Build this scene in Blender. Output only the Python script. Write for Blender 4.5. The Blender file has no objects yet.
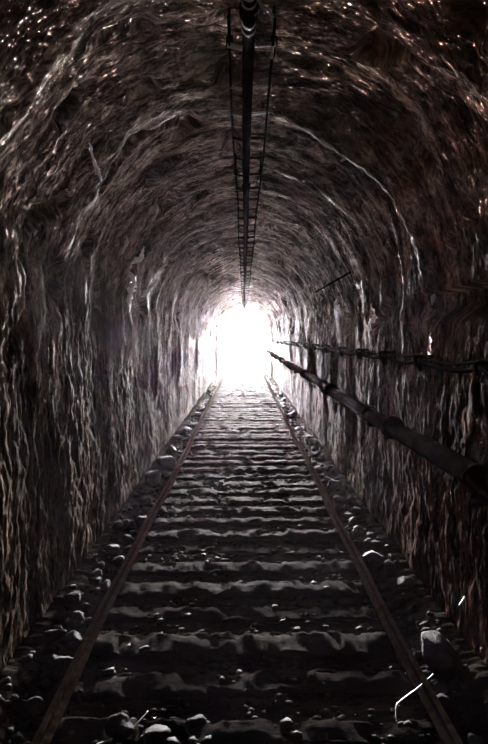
import bpy, math, random
import numpy as np
from mathutils import Vector

random.seed(7)
col = bpy.context.scene.collection
sc = bpy.context.scene
PI = math.pi

# ------------------------------------------------------------------ sizes
W = 1.37          # half width of the bore
ZS = 2.33         # springing height
EYE = 2.0         # camera height above the floor
Y0, Y1 = -5.0, 35.0
ARC = PI * W

# ------------------------------------------------------------------ noise
_rs = np.random.RandomState(11)
_P = _rs.permutation(4096)
_G = _rs.rand(4096) * 2 * PI

def perlin(x, y, seed=0):
    x = np.asarray(x, float) + seed * 17.37; y = np.asarray(y, float) - seed * 9.71
    xi = np.floor(x).astype(int); yi = np.floor(y).astype(int)
    xf = x - xi; yf = y - yi
    u = xf * xf * xf * (xf * (xf * 6 - 15) + 10); v = yf * yf * yf * (yf * (yf * 6 - 15) + 10)
    def g(ix, iy, dx, dy):
        a = _G[_P[(_P[ix & 4095] + iy) & 4095]]
        return np.cos(a) * dx + np.sin(a) * dy
    n00 = g(xi, yi, xf, yf); n10 = g(xi + 1, yi, xf - 1, yf)
    n01 = g(xi, yi + 1, xf, yf - 1); n11 = g(xi + 1, yi + 1, xf - 1, yf - 1)
    return ((n00 * (1 - u) + n10 * u) * (1 - v) + (n01 * (1 - u) + n11 * u) * v) * 1.5

def fbm(x, y, oct=4, seed=0, gain=.5):
    a = 1.; s = 0.
    for i in range(oct):
        s = s + a * perlin(x * 2 ** i, y * 2 ** i, seed + i * 3); a *= gain
    return s

def smooth(a, b, t):
    t = np.clip((t - a) / (b - a), 0, 1)
    return t * t * (3 - 2 * t)

# ------------------------------------------------------------------ materials
def mat(name, c1, c2, scale=6., rough=(.4, .7), bump=((30, .01),), spec=.5, metal=0., stretch=(1, 1, 1), extra=None, uv=False):
    m = bpy.data.materials.new(name); m.use_nodes = True
    nt = m.node_tree; N = nt.nodes; L = nt.links
    b = N['Principled BSDF']
    tc = N.new('ShaderNodeTexCoord'); mp = N.new('ShaderNodeMapping')
    mp.inputs['Scale'].default_value = stretch
    L.new(tc.outputs['UV' if uv else 'Object'], mp.inputs['Vector'])
    n = N.new('ShaderNodeTexNoise'); n.inputs['Scale'].default_value = scale; n.inputs['Detail'].default_value = 6
    L.new(mp.outputs[0], n.inputs['Vector'])
    r = N.new('ShaderNodeValToRGB')
    r.color_ramp.elements[0].position = .35; r.color_ramp.elements[1].position = .65
    r.color_ramp.elements[0].color = (*c1, 1); r.color_ramp.elements[1].color = (*c2, 1)
    L.new(n.outputs['Fac'], r.inputs[0]); out = r.outputs[0]
    if extra: out = extra(nt, tc, out)
    L.new(out, b.inputs['Base Color'])
    n2 = N.new('ShaderNodeTexNoise'); n2.inputs['Scale'].default_value = scale * 3; n2.inputs['Detail'].default_value = 4
    L.new(mp.outputs[0], n2.inputs['Vector'])
    mr = N.new('ShaderNodeMapRange'); mr.inputs['From Min'].default_value = .3; mr.inputs['From Max'].default_value = .7
    mr.inputs['To Min'].default_value = rough[0]; mr.inputs['To Max'].default_value = rough[1]
    L.new(n2.outputs['Fac'], mr.inputs['Value']); L.new(mr.outputs[0], b.inputs['Roughness'])
    b.inputs['Specular IOR Level'].default_value = spec; b.inputs['Metallic'].default_value = metal
    prev = None
    for s, d in bump:
        t = N.new('ShaderNodeTexNoise'); t.inputs['Scale'].default_value = s; t.inputs['Detail'].default_value = 5
        L.new(mp.outputs[0], t.inputs['Vector'])
        bp = N.new('ShaderNodeBump'); bp.inputs['Distance'].default_value = d; bp.inputs['Strength'].default_value = 1
        L.new(t.outputs['Fac'], bp.inputs['Height'])
        if prev: L.new(prev.outputs[0], bp.inputs['Normal'])
        prev = bp
    if prev: L.new(prev.outputs[0], b.inputs['Normal'])
    return m

def red_tint(nt, tc, src):
    # reddish tint spread over the right-hand part of the lining towards the camera end
    N = nt.nodes; L = nt.links
    sx = N.new('ShaderNodeSeparateXYZ'); L.new(tc.outputs['Object'], sx.inputs[0])
    no = N.new('ShaderNodeTexNoise'); no.inputs['Scale'].default_value = 1.1; no.inputs['Detail'].default_value = 5
    L.new(tc.outputs['Object'], no.inputs['Vector'])
    def m(op, a, bb):
        q = N.new('ShaderNodeMath'); q.operation = op
        for i, v in enumerate((a, bb)):
            if isinstance(v, (int, float)): q.inputs[i].default_value = v
            else: L.new(v, q.inputs[i])
        return q.outputs[0]
    ax = m('MULTIPLY', sx.outputs[0], .55)
    ay = m('MULTIPLY', sx.outputs[1], -.13)
    v = m('ADD', m('ADD', ax, ay), m('MULTIPLY', no.outputs['Fac'], 1.1))
    mr = N.new('ShaderNodeMapRange'); L.new(v, mr.inputs['Value'])
    mr.inputs['From Min'].default_value = .05; mr.inputs['From Max'].default_value = .75
    mx = N.new('ShaderNodeMix'); mx.data_type = 'RGBA'; mx.blend_type = 'MULTIPLY'
    L.new(mr.outputs[0], mx.inputs['Factor']); L.new(src, mx.inputs[6])
    mx.inputs[7].default_value = (.78, .53, .45, 1)
    return mx.outputs[2]

def rock_colour(nt, tc, src):
    # warm shade painted low on the walls and pale violet-grey lime bloom deeper in
    N = nt.nodes; L = nt.links
    src = red_tint(nt, tc, src)
    no = N.new('ShaderNodeTexNoise'); no.inputs['Scale'].default_value = 2.2; no.inputs['Detail'].default_value = 6
    mp = N.new('ShaderNodeMapping'); mp.inputs['Scale'].default_value = (1, 2.5, .5)
    L.new(tc.outputs['Object'], mp.inputs[0]); L.new(mp.outputs[0], no.inputs['Vector'])
    r = N.new('ShaderNodeValToRGB'); r.color_ramp.elements[0].position = .42; r.color_ramp.elements[1].position = .6
    r.color_ramp.elements[0].color = (.35, .33, .33, 1); r.color_ramp.elements[1].color = (1.15, 1.12, 1.15, 1)
    L.new(no.outputs['Fac'], r.inputs[0])
    mx = N.new('ShaderNodeMix'); mx.data_type = 'RGBA'; mx.blend_type = 'MULTIPLY'; mx.inputs['Factor'].default_value = .8
    L.new(src, mx.inputs[6]); L.new(r.outputs[0], mx.inputs[7])
    # shade painted into the colour of the lower side walls, its edge wandering
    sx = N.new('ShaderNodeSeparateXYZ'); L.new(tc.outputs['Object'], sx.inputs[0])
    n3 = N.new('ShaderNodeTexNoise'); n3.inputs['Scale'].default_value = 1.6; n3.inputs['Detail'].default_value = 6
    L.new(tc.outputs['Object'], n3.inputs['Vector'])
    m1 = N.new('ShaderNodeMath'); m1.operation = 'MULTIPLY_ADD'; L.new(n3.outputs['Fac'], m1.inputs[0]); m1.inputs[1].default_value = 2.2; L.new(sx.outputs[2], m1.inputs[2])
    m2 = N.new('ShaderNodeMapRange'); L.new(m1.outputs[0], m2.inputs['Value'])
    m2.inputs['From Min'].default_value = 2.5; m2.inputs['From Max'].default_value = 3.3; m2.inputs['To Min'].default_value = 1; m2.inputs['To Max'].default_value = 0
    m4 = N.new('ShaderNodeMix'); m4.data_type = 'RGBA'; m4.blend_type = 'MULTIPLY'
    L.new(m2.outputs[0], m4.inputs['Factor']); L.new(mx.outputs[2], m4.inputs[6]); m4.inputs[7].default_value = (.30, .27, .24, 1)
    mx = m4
    # fine dark streaks and speckle that follow the curve of the lining
    out = mx.outputs[2]
    for sc3, lo, hi, dark, fac in (((3.2, 9, 1), .40, .60, .30, .75), ((11, 34, 1), .40, .60, .25, .8), ((40, 90, 1), .40, .62, .35, .7)):
        mp = N.new('ShaderNodeMapping'); mp.inputs['Scale'].default_value = sc3; L.new(tc.outputs['UV'], mp.inputs[0])
        no = N.new('ShaderNodeTexNoise'); no.inputs['Scale'].default_value = 1; no.inputs['Detail'].default_value = 4
        no.inputs['Distortion'].default_value = .6
        L.new(mp.outputs[0], no.inputs['Vector'])
        mr = N.new('ShaderNodeMapRange'); mr.inputs['From Min'].default_value = lo; mr.inputs['From Max'].default_value = hi
        mr.inputs['To Min'].default_value = dark; mr.inputs['To Max'].default_value = 1.25
        L.new(no.outputs['Fac'], mr.inputs['Value'])
        cb = N.new('ShaderNodeCombineColor')
        for q in range(3): L.new(mr.outputs[0], cb.inputs[q])
        mx = N.new('ShaderNodeMix'); mx.data_type = 'RGBA'; mx.blend_type = 'MULTIPLY'; mx.inputs['Factor'].default_value = fac
        L.new(out, mx.inputs[6]); L.new(cb.outputs[0], mx.inputs[7]); out = mx.outputs[2]
    return out

M = {
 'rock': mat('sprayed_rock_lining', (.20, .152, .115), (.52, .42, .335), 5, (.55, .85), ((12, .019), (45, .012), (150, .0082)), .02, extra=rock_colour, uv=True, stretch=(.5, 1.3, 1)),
 'side': mat('shaded_wall_lining', (.20, .152, .115), (.52, .42, .335), 5, (.6, .9), ((12, .018), (45, .0112), (150, .008)), .002, extra=rock_colour, uv=True, stretch=(.5, 1.3, 1)),  # its lower part is darkened by shade painted in rock_colour
 'floor': mat('black_ballast_earth', (.006, .005, .0042), (.028, .023, .018), 4, (.75, .95), ((25, .012), (110, .005)), .0, stretch=(.7, 2, 1)),
 'wood': mat('rotten_wet_wood', (.003, .0025, .002), (.016, .013, .010), 5, (.7, .95), ((30, .006), (120, .005)), .0012, stretch=(.4, 3, 1)),
 'stone': mat('rubble_stone', (.004, .0035, .003), (.022, .018, .014), 9, (.7, .9), ((30, .01), (130, .005)), .06),
 'iron': mat('rusty_rail_iron', (.006, .004, .003), (.022, .015, .011), 20, (.7, .9), ((25, .002), (90, .001)), .0),
 'pipe': mat('corroded_pipe', (.006, .0045, .004), (.016, .011, .009), 8, (.75, .95), ((40, .002), (150, .001)), .0),
 'rubber': mat('dirty_black_cable', (.012, .011, .011), (.02, .017, .015), 15, (.7, .9), ((40, .001),), .0),
 'lime': mat('pale_lime_deposit', (.40, .37, .33), (.7, .67, .62), 20, (.3, .5), ((50, .006),), .5),
 'wire': mat('bare_steel_wire', (.35, .33, .3), (.5, .47, .43), 20, (.25, .4), (), .6, metal=.6),
 'ground': mat('pale_gravel_ground', (.35, .33, .3), (.5, .48, .45), 2, (.7, .9), ((8, .03),), .3),
}

# ------------------------------------------------------------------ mesh helpers
def mesh_obj(name, V, F, m, parent=None, smooth_=True):
    me = bpy.data.meshes.new(name)
    V = np.asarray(V, np.float32)
    if isinstance(F, np.ndarray):
        n, k = F.shape
        me.vertices.add(len(V)); me.vertices.foreach_set('co', V.ravel())
        me.loops.add(n * k); me.loops.foreach_set('vertex_index', F.ravel().astype(np.int32))
        me.polygons.add(n)
        me.polygons.foreach_set('loop_start', np.arange(0, n * k, k, dtype=np.int32))
        me.polygons.foreach_set('loop_total', np.full(n, k, dtype=np.int32))
        me.update(calc_edges=True)
    else:
        me.from_pydata([tuple(map(float, v)) for v in V], [], F)
    me.validate()
    if smooth_: me.polygons.foreach_set('use_smooth', [True] * len(me.polygons))
    me.materials.append(m)
    o = bpy.data.objects.new(name, me); col.objects.link(o)
    if parent: o.parent = parent
    return o

def grid_faces(nr, nc, flip=False, wrap=False):
    i, j = np.meshgrid(np.arange(nr - 1), np.arange(nc if wrap else nc - 1), indexing='ij')
    j2 = (j + 1) % nc
    a = i * nc + j; b = i * nc + j2; c = (i + 1) * nc + j2; d = (i + 1) * nc + j
    f = np.stack([a, b, c, d], -1).reshape(-1, 4)
    return f[:, ::-1].copy() if flip else f

def empty(name, loc=(0, 0, 0)):
    o = bpy.data.objects.new(name, None); col.objects.link(o); o.location = loc; o.empty_display_size = .1
    return o

def tag(o, label=None, cat=None, group=None, kind=None):
    for k, v in (('label', label), ('category', cat), ('group', group), ('kind', kind)):
        if v: o[k] = v
    return o

def copy_tree(o, parent=None):
    c = o.copy(); col.objects.link(c)
    if parent: c.parent = parent
    for ch in [x for x in bpy.data.objects if x.parent == o]: copy_tree(ch, c)
    return c

def tube(pts, r, n=10, noise=0., seed=0, cap=True):
    """one closed tube through pts; r a number or a list"""
    pts = [Vector(p) for p in pts]; rs = r if hasattr(r, '__len__') else [r] * len(pts)
    V = []; F = []
    up = Vector((0, 0, 1))
    rng = np.random.RandomState(seed + 5)
    for i, p in enumerate(pts):
        t = (pts[min(i + 1, len(pts) - 1)] - pts[max(i - 1, 0)]).normalized()
        u = t.cross(up)
        if u.length < .05: u = t.cross(Vector((1, 0, 0)))
        u.normalize(); v = u.cross(t).normalized()
        for k in range(n):
            a = 2 * PI * k / n; rr = rs[i] * (1 + noise * rng.uniform(-1, 1))
            V.append(p + u * math.cos(a) * rr + v * math.sin(a) * rr)
    for i in range(len(pts) - 1):
        for k in range(n):
            F.append((i * n + k, i * n + (k + 1) % n, (i + 1) * n + (k + 1) % n, (i + 1) * n + k))
    if cap:
        F.append(tuple(range(n))[::-1]); F.append(tuple((len(pts) - 1) * n + k for k in range(n)))
    return V, F

def join(*parts):
    V = []; F = []
    for v, f in parts:
        o = len(V); V += list(v); F += [tuple(i + o for i in q) for q in f]
    return V, F

def box(c, s):
    x, y, z = c; a, b, d = s[0] / 2, s[1] / 2, s[2] / 2
    V = [(x + i * a, y + j * b, z + k * d) for i in (-1, 1) for j in (-1, 1) for k in (-1, 1)]
    F = [(0, 1, 3, 2), (4, 6, 7, 5), (0, 4, 5, 1), (2, 3, 7, 6), (0, 2, 6, 4), (1, 5, 7, 3)]
    return V, F

def bevel(o, w=.004, seg=2):
    b = o.modifiers.new('bevel', 'BEVEL'); b.width = w; b.segments = seg; b.limit_method = 'ANGLE'

# ------------------------------------------------------------------ the lining
ys = [Y0]
while ys[-1] < 1.6: ys.append(ys[-1] + .08)
while ys[-1] < Y1: ys.append(ys[-1] + max(.008, ys[-1] * .0034))
ys[-1] = Y1
ys = np.array(ys)

def disp(s, y):
    """how far the surface stands out INTO the bore; s = arc length from the left springing (negative below it)"""
    sl = np.where(s < 0, -s, np.where(s > ARC, s - ARC, 0.))        # distance below the springing
    low = smooth(0, .5, sl)
    wx = s + .10 * perlin(s * 1.3, y * 1.3, 31); wy = y + .16 * perlin(s * 1.1, y * .9, 32) + .05 * perlin(s * 4, y * 3, 33)
    big = .055 * perlin(s / .9, wy / .75, 1)
    rib = perlin(wx / 1.1, wy / .30, 2)
    rib = rib * (.029 - .015 * low)
    rib2 = (1 - 2 * np.abs(perlin(wx / .45, wy / .15, 3))) * (.009 - .003 * low)
    rib3 = perlin(wx / .20, wy / .06, 4) * .012 + perlin(wx / .07, wy / .026, 14) * .0075 * smooth(14, 5, y)
    rough = fbm(s / .13, y / .10, 4, 7, .6) * .009
    pock = smooth(.30, .62, perlin(s / .40, y / .30, 9)) * -.12
    d = big * (1 - .75 * low) + (rib + rib2) * (1 - .75 * low) + rib3 * (1 - .3 * low) + rough * (1 - .3 * low) + pock * (1 - .85 * low)
    # drip flutes, long in s, on the side walls
    fl = perlin(s / .5 + 3, wy / .24, 12) * .006 + perlin(s / .18, wy / .09, 13) * .004 + perlin(s / .07, wy / .035, 15) * .005 * smooth(14, 5, y)
    d = d + fl * low
    d = d + (.03 * np.sin(wy * 2 * PI / 1.9 + perlin(s, y, 5))) * (1 - .6 * low)
    return d

def extra_right(s, y):
    z = ZS - (s - ARC)
    d = 0 * s
    g = smooth(2.33, 2.31, z) * smooth(2.08, 2.24, z) * smooth(4.3, 4.05, y)
    d = d - .14 * g                                                  # groove under the end of the vault
    d = d + .035 * smooth(1.78, 1.72, z) * smooth(12, 3, y) * 0
    return d

def ribs_at(s, y):
    """thick rib rings of the lining"""
    d = 0 * s
    for yc, wd, am, a, b in ((4.15, .10, .07, .45, 1.02), (4.7, .09, .05, .5, 1.1), (6.55, .10, .095, -.12, .38), (6.1, .07, .04, -.1, .3), (8.6, .09, .06, -.3, 1.3), (10, .09, .055, -.1, 1.1), (11.5, .1, .065, -.3, 1.3), (13.4, .1, .06, -.2, 1.2), (16, .12, .07, -.3, 1.3), (5.5, .1, .045, .55, 1.3), (7.4, .1, .05, .5, 1.4), (27.0, .35, .10, -2, 3)):
        f = s / ARC
        m = smooth(a - .08, a + .08, f) * smooth(b + .08, b - .08, f)
        yy = y - yc + .05 * np.sin(s * 2.3 + yc)
        d = d + am * m * np.exp(-(yy / wd) ** 2)
    return d

def section(s):
    """base point and inward normal for arc length s"""
    x = np.where(s < 0, -W, np.where(s > ARC, W, -W * np.cos(s / W)))
    z = np.where(s < 0, ZS + s, np.where(s > ARC, ZS - (s - ARC), ZS + W * np.sin(np.clip(s, 0, ARC) / W)))
    nx = np.where(s < 0, 1., np.where(s > ARC, -1., np.cos(s / W)))
    nz = np.where((s < 0) | (s > ARC), 0., -np.sin(np.clip(s, 0, ARC) / W))
    return x, z, nx, nz

def lining(name, s0, s1, n, m):
    s = np.linspace(s0, s1, n)
    Y, S = np.meshgrid(ys, s, indexing='ij')
    d = disp(S, Y) + ribs_at(S, Y)
    if s0 >= ARC - .01: d = d + extra_right(S, Y)
    fade = smooth(.0, .05, np.abs(S - ARC)) if False else 1
    x, z, nx, nz = section(S)
    V = np.stack([x + nx * d, Y, z + nz * d], -1).reshape(-1, 3)
    o = mesh_obj(name, V, grid_faces(len(ys), n, flip=True), m)
    uvl = o.data.uv_layers.new(name='UVMap')
    vi = np.empty(len(o.data.loops), np.int32); o.data.loops.foreach_get('vertex_index', vi)
    uvv = np.stack([S.ravel(), Y.ravel()], -1)[vi].astype(np.float32)
    uvl.data.foreach_set('uv', uvv.ravel())
    tag(o, kind='structure')
    return o

H = ZS + .25
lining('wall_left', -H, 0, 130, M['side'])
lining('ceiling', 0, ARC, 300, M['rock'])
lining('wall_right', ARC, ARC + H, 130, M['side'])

# floor ------------------------------------------------------------
xs = np.linspace(-1.6, 1.6, 110)
Yg, Xg = np.meshgrid(ys, xs, indexing='ij')
def floor_z(x, y):
    x = np.asarray(x, float); y = np.asarray(y, float)
    bank = .16 * smooth(1.02, 1.34, np.abs(x + .0))
    return -.035 + bank * .9 + .016 * perlin(x / .5, y / .4, 41) + .012 * fbm(x / .12, y / .08, 3, 42)
fl = mesh_obj('floor', np.stack([Xg, Yg, floor_z(Xg, Yg)], -1).reshape(-1, 3), grid_faces(len(ys), 110), M['floor'])
tag(fl, kind='structure')

# unseen end wall added to block sky light behind the camera; ground outside the far mouth
V, F = box((0, Y0 - .1, 1.8), (3.6, .3, 4.6))
tag(mesh_obj('wall_back_blocker', V, F, M['rock'], smooth_=False), kind='structure')
gx = np.linspace(-60, 60, 60); gy = np.concatenate([np.linspace(Y1 - .2, 60, 40), np.linspace(63, 200, 40)])
GY, GX = np.meshgrid(gy, gx, indexing='ij')
GZ = -.16 + .05 * fbm(GX / 3, GY / 3, 3, 60) + np.clip(np.abs(GX) - 2.5, 0, 9) * .5
tag(mesh_obj('ground', np.stack([GX, GY, GZ], -1).reshape(-1, 3), grid_faces(len(gy), 60), M['ground']), kind='structure')
# portal face ring of the mouth
ang = np.linspace(-.2, 1.2, 40); ins = []; 
prof = [(-W, -.2)] + [(-W * math.cos(a), ZS + W * math.sin(a)) for a in np.linspace(0, PI, 30)] + [(W, -.2)]
outp = [(-5, -.2)] + [(-5 * math.cos(a) , 2.4 + 3.2 * math.sin(a)) for a in np.linspace(0, PI, 30)] + [(5, -.2)]
V = []; 
for yy in (Y1 - .02, Y1 + .5):
    V += [(x * (1.04 if yy > Y1 else 1.04), yy, z) for x, z in prof] + [(x, yy, z) for x, z in outp]
n = len(prof); F = []
for i in range(n - 1):
    F.append((i, i + 1, n + i + 1, n + i)); F.append((2 * n + i, 3 * n + i, 3 * n + i + 1, 2 * n + i + 1))
    F.append((i, 2 * n + i, 2 * n + i + 1, i + 1)); F.append((n + i, n + i + 1, 3 * n + i + 1, 3 * n + i))
tag(mesh_obj('wall_end', V, F, M['rock'], smooth_=False), kind='structure')

# ------------------------------------------------------------------ rails
RX = 1.0
def rail_profile():
    pts = [(-.045, 0), (.045, 0), (.045, .008), (.010, .016), (.007, .045), (.017, .050), (.018, .062), (.013, .067), (-.013, .067), (-.018, .062), (-.017, .050), (-.007, .045), (-.010, .016), (-.045, .008)]
    return pts
def make_rail(x, label):
    pr = rail_profile(); yy = np.concatenate([np.arange(-2, 12, .25), np.arange(12, Y1 + .1, 1.)])
    V = []; F = []; n = len(pr)
    for i, y in enumerate(yy):
        dx = .010 * math.sin(y * .9) + .006 * math.sin(y * 2.7 + 1); dz = .006 * math.sin(y * 1.7)
        for p in pr: V.append((x + p[0] + dx, y, .035 + p[1] + dz))
    for i in range(len(yy) - 1):
        for k in range(n): F.append((i * n + k, (i + 1) * n + k, (i + 1) * n + (k + 1) % n, i * n + (k + 1) % n))
    F.append(tuple(range(n))); F.append(tuple((len(yy) - 1) * n + k for k in range(n))[::-1])
    root = empty('rail', (0, 0, 0)); tag(root, label, 'rail', 'rails of the old track')
    mesh_obj('rail_bar', V, F, M['iron'], root, smooth_=False)
    return root
rl = make_rail(-RX, 'old rusted iron rail on the left side of the track')
rr = make_rail(RX, 'old rusted iron rail on the right side, nearer the pipe')

# ------------------------------------------------------------------ sleepers
def sleeper_mesh(seed, name):
    rg = np.random.RandomState(seed)
    L, B, Hh = 2.26, .23, .13
    nx, nr = 150, 28
    t = np.linspace(0, 2 * PI, nr, endpoint=False)
    # rounded rectangle section
    cy = np.sign(np.cos(t)) * np.abs(np.cos(t)) ** .35 * B / 2; cz = np.sign(np.sin(t)) * np.abs(np.sin(t)) ** .35 * Hh / 2
    xx = np.linspace(-L / 2, L / 2, nx)
    X, T = np.meshgrid(xx, np.arange(nr), indexing='ij')
    CY = cy[T]; CZ = cz[T]
    endw = 1 - .35 * smooth(L / 2 - .06, L / 2, np.abs(X))
    k = 1 + .10 * fbm(X / .22, T / 4., 3, seed)
    yyv = CY * k * endw + .018 * perlin(X / .35, X * 0, seed + 2) + .010 * fbm(X / .06, T / 3., 2, seed + 3)
    top = smooth(-.01, .03, CZ)
    rot = smooth(.0, .45, perlin(X / .26, CY / .2, seed + 4)) * .075          # rotted hollows
    crack = (1 - smooth(0, .10, np.abs(perlin(X / .8, CY / .05, seed + 5)))) * .016
    zz = CZ * endw + top * (.011 * fbm(X / .09, CY / .045, 4, seed + 6, .6) - rot * .35 - crack)
    V = np.stack([X + 0 * T, yyv, zz], -1).reshape(-1, 3)
    F = [tuple(r) for r in grid_faces(nx, nr, wrap=True)]
    F.append(tuple(range(nr))[::-1]); F.append(tuple((nx - 1) * nr + i for i in range(nr)))
    return V, F
protos = []
ORD = ['nearest', 'second', 'third', 'fourth', 'fifth', 'sixth', 'seventh', 'eighth', 'ninth', 'tenth', 'eleventh', 'twelfth', 'thirteenth', 'fourteenth', 'fifteenth', 'sixteenth']
SY = []; y = 2.74
while y < Y1 - .3:
    SY.append(y); y += random.uniform(.37, .49)
for i, y in enumerate(SY):
    if i < 7:
        V, F = sleeper_mesh(100 + i * 7, 'sleeper')
        o = mesh_obj('wooden_sleeper', V, F, M['wood']); protos.append(o)
    else:
        o = protos[random.randrange(7)].copy(); col.objects.link(o)
    flip = random.random() < .5
    o.location = (random.uniform(-.03, .03), y, -.046 + random.uniform(-.016, .006))
    o.rotation_euler = (0, random.uniform(-.006, .006), (PI if flip else 0) + random.uniform(-.035, .035))
    o.scale = (random.uniform(.88, 1.0), random.uniform(.75, 1.2), random.uniform(.7, 1))
    if i == 0: lab = 'rotten wooden sleeper at the bottom edge of the photo, nearest the camera'
    elif i < 16: lab = f'rotten wooden sleeper across the track, {ORD[i]} counted from the camera'
    elif i < 30: lab = 'wet sleeper catching light in the middle stretch of the track'
    else: lab = 'pale thin sleeper far off near the bright tunnel mouth'
    tag(o, lab, 'sleeper', 'sleepers of the old track')

# ------------------------------------------------------------------ stones
def stone_mesh(seed, block=False, sub=3):
    import bmesh
    bm = bmesh.new(); bmesh.ops.create_icosphere(bm, subdivisions=sub, radius=1)
    V = np.array([v.co[:] for v in bm.verts]); F = [tuple(v.index for v in f.verts) for f in bm.faces]; bm.free()
    p = .45 if block else .75
    V = np.sign(V) * np.abs(V) ** p
    rg = np.random.RandomState(seed)
    for _ in range(7):                       # chop facets
        nrm = rg.normal(size=3); nrm /= np.linalg.norm(nrm); dd = rg.uniform(.62, .95)
        t = V @ nrm; V = V - np.outer(np.clip(t - dd, 0, None), nrm)
    V *= (1 + .10 * fbm(V[:, 0] * 1.7 + V[:, 2], V[:, 1] * 1.7 + V[:, 2] * .7, 3, seed))[:, None]
    return V, F
def sized(v, s): return np.asarray(v) * np.array(s)
kinds = []
for k in range(8):
    V, F = stone_mesh(200 + k, k % 2 == 0)
    kinds.append(mesh_obj('rubble_stone', V * .5, F, M['stone'], smooth_=True))
used = set()
def place_stone(k, x, y, z, s, label, group):
    o = kinds[k]
    if k in used: o = o.copy(); col.objects.link(o)
    used.add(k)
    o.location = (x, y, z); o.scale = s
    o.rotation_euler = (random.uniform(-.35, .35), random.uniform(-.35, .35), random.uniform(0, 2 * PI))
    tag(o, label, 'stone', group)
    return o
spots = []
for side, nm in ((-1, 'left'), (1, 'right')):
    y = 2.4; n = 0
    while y < 31:
        step = .085 + y * .012
        y += step * random.uniform(.6, 1.4)
        for _ in range(2 if y < 14 else 1):
            big = random.random() < .25
            s = (random.uniform(.12, .19) if big else random.uniform(.05, .11)) * (.7 if y < 7 else 1)
            x = side * random.uniform(1.08, 1.25)
            zf = float(floor_z(x, y)) 
            sc3 = (s * random.uniform(.9, 1.4), s * random.uniform(.8, 1.2), s * random.uniform(.55, .9))
            if y < 6: lab = f'dark rubble stone on the {nm} bank close to the camera'
            elif y < 13: lab = f'rubble stone on the {nm} bank halfway to the bright mouth'
            else: lab = f'small rubble stone on the {nm} bank deep in the tunnel'
            place_stone(random.randrange(8), x, y + random.uniform(-.05, .05), zf + sc3[2] * .33, sc3, lab, f'rubble stones along the {nm} wall'); n += 1
# single stones one can point to
place_stone(0, 1.19, 3.30, .09, (.24, .20, .19), 'largest rubble block at lower right with a pale lit corner', 'large single blocks')
place_stone(2, 1.12, 4.75, .09, (.20, .18, .14), 'squared dark stone leaning by the right wall above the large block', 'large single blocks')
place_stone(4, -1.17, 8.3, .12, (.26, .34, .20), 'pale squared block on the left bank with a flat lit top', 'large single blocks')
place_stone(6, -1.2, 7.3, .12, (.24, .22, .2), 'dark round boulder in front of the pale squared block at left', 'large single blocks')
place_stone(1, -.42, 2.62, .06, (.16, .13, .08), 'flat stone lying at the bottom edge left of centre', 'loose stones on the track')
place_stone(3, -.62, 2.68, .06, (.14, .12, .08), 'small stone at the bottom edge, furthest left on the track', 'loose stones on the track')
place_stone(5, -.25, 2.7, .06, (.12, .11, .07), 'small stone at the bottom edge just left of the middle', 'loose stones on the track')

# countless gravel between the sleepers
rg = np.random.RandomState(3)
base = [stone_mesh(300 + k, False, 1) for k in range(6)]
Vs = []; Fs = []; off = 0
for i in range(5200):
    y = 2.2 + (rg.rand() ** 1.6) * 16; x = rg.uniform(-1.3, 1.3)
    s = rg.uniform(.008, .026) * (1.5 if rg.rand() < .12 else 1)
    v, f = base[i % 6]; a = rg.rand() * 2 * PI
    v = v * np.array([s * rg.uniform(.8, 1.6), s, s * rg.uniform(.5, .9)])
    v = v @ np.array([[math.cos(a), math.sin(a), 0], [-math.sin(a), math.cos(a), 0], [0, 0, 1]])
    v = v + np.array([x, y, float(floor_z(x, y)) + s * .3])
    Vs.append(v); Fs.append(np.array(f) + off); off += len(v)
g = mesh_obj('loose_gravel', np.concatenate(Vs), np.concatenate(Fs), M['stone'])
tag(g, 'loose dark gravel scattered between the sleepers and rails', 'gravel', kind='stuff')

# ------------------------------------------------------------------ pipe on the right wall
PX, PZ, PR = 1.225, EYE - .745, .066
root = empty('iron_pipe', (PX, 0, PZ)); tag(root, 'long dark iron pipe running along the right wall at waist height', 'pipe')
yy = np.concatenate([np.arange(-3, 14, .3), np.arange(14, Y1 - .2, 1.)])
V, F = tube([(.01 * math.sin(y * .8), y, .012 * math.sin(y * .55 + 1)) for y in yy], PR, 20)
mesh_obj('pipe_run', V, F, M['pipe'], root)
for y in (1.2, 4.6, 7.9, 11.3, 14.6, 18, 21.4, 24.7, 28):
    V, F = join(tube([(0, y - .03, 0), (0, y - .004, 0)], PR + .028, 20), tube([(0, y + .004, 0), (0, y + .03, 0)], PR + .028, 20))
    f = mesh_obj('flange', V, F, M['iron'], root, smooth_=False)
    for k in range(6):
        a = k * PI / 3
        V, F = tube([((PR + .017) * math.cos(a), y - .045, (PR + .017) * math.sin(a)), ((PR + .017) * math.cos(a), y + .045, (PR + .017) * math.sin(a))], .008, 6)
        mesh_obj('bolt', V, F, M['iron'], f, smooth_=False)
for y in (2.9, 5.4, 8.6, 10.9, 13.4, 16, 18.9, 22, 25, 28.6, 31.5):
    V, F = join(box((.10, y, -.10), (.24, .05, .04)), box((.17, y, -.17), (.04, .05, .16)), box((-.01, y, -.083), (.06, .05, .03)),
                tube([(PR * 1.09 * math.cos(a), y, PR * 1.09 * math.sin(a)) for a in np.linspace(-PI * .5, PI * 1.1, 14)], .010, 6))
    b = mesh_obj('bracket', V, F, M['iron'], root, smooth_=False)

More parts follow.
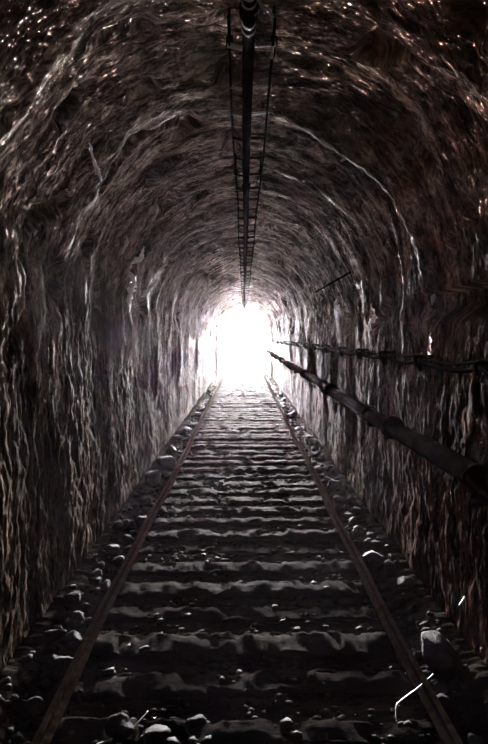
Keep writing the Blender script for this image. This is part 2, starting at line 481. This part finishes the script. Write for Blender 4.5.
# ------------------------------------------------------------------ service cable on the right wall
CZ = EYE - .17
root = empty('service_cable', (1.27, 0, CZ)); tag(root, 'black service cable sagging between hooks along the right wall above the pipe', 'cable')
hooks = [-1, .5, 1.9, 3.0, 4.05, 5.1, 6.2, 7.4, 8.7, 10.1, 11.6, 13.2, 15, 17, 19, 21.2, 23.5, 26, 29, 32]
pts = []
for a, b in zip(hooks, hooks[1:]):
    for t in np.linspace(0, 1, 9)[:-1]:
        pts.append((.01 * math.sin(a * 5), a + (b - a) * t, -.035 * (1 - (2 * t - 1) ** 2)))
pts.append((0, hooks[-1], 0))
V, F = tube(pts, .014, 10, .08); mesh_obj('cable_run', V, F, M['rubber'], root)
V, F = tube([(p[0] + .012, p[1], p[2] + .045 + .01 * math.sin(p[1] * 3)) for p in pts], .008, 8, .08); mesh_obj('thin_cable', V, F, M['rubber'], root)
for a in hooks[:-1]:
    V, F = join(box((.035, a, .03), (.13, .035, .02)), box((-.03, a, .01), (.015, .035, .06)), box((.0, a, -.03), (.07, .035, .015)), tube([(.0, a - .05, -.02), (.01, a, -.05), (.0, a + .06, -.02)], [.012, .028, .01], 8, .2))
    mesh_obj('hook', V, F, M['iron'], root, smooth_=False)

# ------------------------------------------------------------------ ladder tray and pipe under the crown
TZ = EYE + 1.50
root = empty('cable_ladder', (0, 0, TZ)); tag(root, 'rusty ladder-like cable tray hung under the crown of the vault', 'cable tray')
XL, XR = -.075, .155
yy = np.concatenate([np.arange(2.75, 12, .3), np.arange(12, 30, 1.)])
for X, w_ in ((XL, .014), (XR, .014)):
    V = []; F = []
    for i, y in enumerate(yy):
        dx = .008 * math.sin(y * 1.3 + X * 9); dz = .010 * math.sin(y * .9 + X * 20)
        V += [(X + dx - w_ / 2, y, dz - .018), (X + dx + w_ / 2, y, dz - .018), (X + dx + w_ / 2, y, dz + .018), (X + dx - w_ / 2, y, dz + .018)]
    for i in range(len(yy) - 1):
        for k in range(4): F.append((i * 4 + k, (i + 1) * 4 + k, (i + 1) * 4 + (k + 1) % 4, i * 4 + (k + 1) % 4))
    F += [(0, 1, 2, 3), tuple((len(yy) - 1) * 4 + k for k in (3, 2, 1, 0))]
    bevel(mesh_obj('side_rail', V, F, M['iron'], root, smooth_=False), .003, 1)
RY = [2.98, 3.46, 3.86]
while RY[-1] < 28: RY.append(RY[-1] + .47 + (.25 if RY[-1] > 12 else 0))
for i, y in enumerate(RY):
    V, F = tube([(XL - .01, y, .0), (XL + .06, y + .01, -.012), (.04, y, -.004), (XR + .01, y, .004)], .009 if i % 3 else .013, 8, .15, seed=i)
    tag(mesh_obj('rung', V, F, M['wire' if i < 3 else 'iron'], root), 'thin crossbar with a lit edge' if i < 3 else None)  # first rungs use paler metal to paint in their lit edges
for y in (3.0, 5.3, 7.9, 10.6, 13.6, 17, 21, 25):
    for X in (XL, XR):
        V, F = join(box((X, y, .10), (.012, .03, .28)), box((X, y, .03), (.035, .045, .03)))
        mesh_obj('hanger', V, F, M['iron'], root, smooth_=False)
root = empty('crown_pipe', (.022, 0, EYE + 1.47)); tag(root, 'thick dark pipe running down the middle of the vault crown', 'pipe')
yy = np.concatenate([np.arange(0, 12, .3), np.arange(12, 31, 1.)])
V, F = tube([(.004 * math.sin(y), y, .008 * math.sin(y * .7)) for y in yy], .032, 16, .03); mesh_obj('pipe_run', V, F, M['pipe'], root)
for y in (2.62, 5.6, 8.4, 11.4, 14.6, 18.4, 22.4):
    V, F = join(tube([(0, y - .035, 0), (0, y - .03, 0), (0, y + .03, 0), (0, y + .035, 0)], [.034, .044, .044, .034], 16), box((0, y, .12), (.012, .03, .2)))
    mesh_obj('clamp', V, F, M['iron'], root, smooth_=False)
for i, y in enumerate((2.5, 2.56, 2.72, 2.78)):
    V, F = tube([(.03 * math.cos(a), y, .03 * math.sin(a)) for a in np.linspace(0, 2 * PI, 17)], .004, 6, .3, i)
    mesh_obj('wire_tie', V, F, M['wire'], root)
# loose wire at the right of the crown, top of the photo
def curve_thing(name, pts, r, m, label, cat, group=None, n=8, sub=6, jit=0., taper=False):
    P = [Vector(p) for p in pts]; out = []
    for i in range(len(P) - 1):
        p0 = P[max(i - 1, 0)]; p1 = P[i]; p2 = P[i + 1]; p3 = P[min(i + 2, len(P) - 1)]
        for k in range(sub):
            t = k / sub
            out.append(.5 * ((2 * p1) + (p2 - p0) * t + (2 * p0 - 5 * p1 + 4 * p2 - p3) * t * t + (3 * p1 - p0 - 3 * p2 + p3) * t ** 3))
    out.append(P[-1])
    rg = random.Random(len(pts) * 31)
    out = [p + Vector((rg.uniform(-jit, jit), rg.uniform(-jit, jit), rg.uniform(-jit, jit))) for p in out]
    rs = [r * (1 - .6 * i / len(out) if taper else 1) for i in range(len(out))]
    V, F = tube(out, rs, n, .1)
    return tag(mesh_obj(name, V, F, m), label, cat, group)
def px(x, y, D):
    """a point D metres in that the camera sees near photo pixel (x, y)"""
    p = .0624; u = (x - 244) / 560.; v = (372 - y) / 560.
    dy = math.cos(p) + v * math.sin(p); dz = -math.sin(p) + v * math.cos(p)
    return (u * D / dy, D, EYE + dz / dy * D)
curve_thing('loose_wire', [px(256, -6, 2.75), px(262, 6, 2.78), px(270, 12, 2.85), px(274, 24, 2.9), px(273, 45, 2.95), px(271, 58, 3.0)], .008, M['wire'], 'short loose wire bowing down right of the crown pipe', 'wire', jit=.003)

# ------------------------------------------------------------------ lime crusts grown on the lining
def crust(pts, r, label):
    # pts: (arc length, depth) along the crust, lying on the lining's real surface
    P = []
    for (a, b), (c, d) in zip(pts, pts[1:]):
        k = max(2, int(math.hypot(c - a, d - b) / .025))
        P += [(a + (c - a) * i / k, b + (d - b) * i / k) for i in range(k)]
    P.append(pts[-1]); P = np.array(P)
    s_, y_ = P[:, 0], P[:, 1]
    d_ = disp(s_, y_) + ribs_at(s_, y_) + r * .7
    x, z, nx, nz = section(s_)
    Q = np.stack([x + nx * d_, y_, z + nz * d_], -1)
    rg = np.random.RandomState(int(s_[0] * 1000) % 1000 + 1)
    rr = [r * rg.uniform(.5, 1.4) * (.35 + math.sin(PI * min(max(i / (len(Q) - 1), .04), .96))) for i in range(len(Q))]
    V, F = tube([tuple(q) for q in Q], rr, 8, .5, seed=len(Q))
    tag(mesh_obj('lime_crust', V, F, M['lime']), label, 'mineral deposit', 'pale lime crusts on the lining')
crust([(.75, 6.35), (.35, 6.42), (-.05, 6.45)], .030, 'long pale lime crust streaking down the left side of the vault')
crust([(-.1, 6.36), (-.42, 6.40)], .012, 'thin lime trickle below the long crust on the left wall')
crust([(.72, 5.75), (.52, 5.8)], .016, 'short lime crust just above the long streak at left')
crust([(1.02, 3.7), (.94, 3.9), (.90, 4.1)], .012, 'small branching lime crust high on the left of the vault')
crust([(3.0, 4.7), (3.12, 4.5)], .012, 'curved lime crust beside a dark pocket on the right of the vault')
crust([(ARC + .02, 4.02), (ARC + .10, 4.04)], .014, 'bright lime knob where the near rib ends on the right wall')
crust([(ARC - .02, 5.9), (ARC + .26, 5.92)], .020, 'lime trickle down the right wall beyond the near rib')
crust([(ARC + .30, 4.1), (ARC + .50, 4.12)], .010, 'faint lime trickle under the bright knob on the right wall')

# ------------------------------------------------------------------ sticks and wires
curve_thing('bent_rod', [px(396, 720, 2.78), px(396, 706, 2.86), px(401, 700, 2.89), px(417, 688, 2.97), px(433, 674, 3.06)], .0026, M['lime'], 'thin bent rod lying on the ground at lower right', 'rod')
curve_thing('twig', [px(96, 745, 2.58), px(115, 737, 2.64), px(133, 727, 2.70), px(148, 711, 2.80)], .0045, M['lime'], 'thin pale twig on the ground at the lower left corner', 'twig', taper=True)
curve_thing('hanging_wire', [px(405, 418, 4.35), px(406, 428, 4.35), px(409, 446, 4.3)], .0035, M['wire'], 'thin wire hanging over the pipe, nearer of the two on the right wall', 'wire', 'wires on the right wall')
curve_thing('hanging_wire', [px(369, 382, 5.9), px(369, 392, 5.9), px(368, 404, 5.85)], .004, M['wire'], 'thin wire standing above the pipe, further of the two on the right wall', 'wire', 'wires on the right wall')
curve_thing('root_fibre', [px(459, 606, 3.35), px(463, 600, 3.38), px(469, 590, 3.42)], .006, M['lime'], 'short pale root sticking from the foot of the right wall', 'root')
# thin conduit bar bridging the vault on the right
curve_thing('iron_bar', [px(316, 292, 8.0), px(335, 281, 7.2), px(357, 268, 6.6)], .014, M['iron'], 'slanting dark iron bar fixed across the right side of the vault', 'bar')

# ------------------------------------------------------------------ haze hanging in the bore
V, F = box((0, (Y0 + Y1) / 2 + .3, 1.8), (2.6, Y1 - Y0 - 1.2, 3.7))
hz = bpy.data.materials.new('thin_haze'); hz.use_nodes = True
N = hz.node_tree.nodes; N.clear(); Lk = hz.node_tree.links
o_ = N.new('ShaderNodeOutputMaterial'); s1 = N.new('ShaderNodeVolumeScatter'); s2 = N.new('ShaderNodeVolumeScatter'); ad = N.new('ShaderNodeAddShader')
HD = .00005
s1.inputs['Anisotropy'].default_value = .96; s1.inputs['Density'].default_value = HD * 1.3
s2.inputs['Anisotropy'].default_value = .80; s2.inputs['Density'].default_value = HD * 4.5  # wide lobe strengthened to imitate lens flare glow
s1.inputs['Color'].default_value = (1, .97, .94, 1); s2.inputs['Color'].default_value = (1, .86, .95, 1)
Lk.new(s1.outputs[0], ad.inputs[0]); Lk.new(s2.outputs[0], ad.inputs[1]); Lk.new(ad.outputs[0], o_.inputs['Volume'])
h = mesh_obj('haze', V, F, hz, smooth_=False)
tag(h, 'thin haze with added flare glow hanging in the tunnel around the bright mouth', 'haze', kind='stuff')

# ------------------------------------------------------------------ sky, portal, camera
w = bpy.data.worlds.new('World'); sc.world = w; w.use_nodes = True
bg = w.node_tree.nodes['Background']
bg.inputs[0].default_value = (1.0, .95, .96, 1); bg.inputs[1].default_value = 40
lt = bpy.data.lights.new('mouth_portal', 'AREA'); lt.shape = 'RECTANGLE'; lt.size = 2.9; lt.size_y = 4.0
lt.cycles.is_portal = True
lo = bpy.data.objects.new('mouth_portal', lt); col.objects.link(lo); lo.location = (0, Y1 + .05, 1.8); lo.rotation_euler = (-PI / 2, 0, 0)

cam = bpy.data.cameras.new('Camera'); co = bpy.data.objects.new('Camera', cam); col.objects.link(co)
cam.sensor_fit = 'VERTICAL'; cam.sensor_height = 24; cam.lens = 24 * 560 / 744.
cam.clip_start = .05; cam.clip_end = 500
co.location = (0.0, 0, EYE); co.rotation_euler = (PI / 2 - .0624, 0, 0)
sc.camera = co

sc.view_settings.view_transform = 'Standard'; sc.view_settings.look = 'None'; sc.view_settings.gamma = 1
sc.view_settings.use_curve_mapping = False
sc.view_settings.exposure = 6.9
sc.cycles.use_denoising = True; sc.cycles.sample_clamp_indirect = .25; sc.cycles.max_bounces = 10; sc.cycles.diffuse_bounces = 4; sc.cycles.glossy_bounces = 4; sc.cycles.volume_bounces = 0
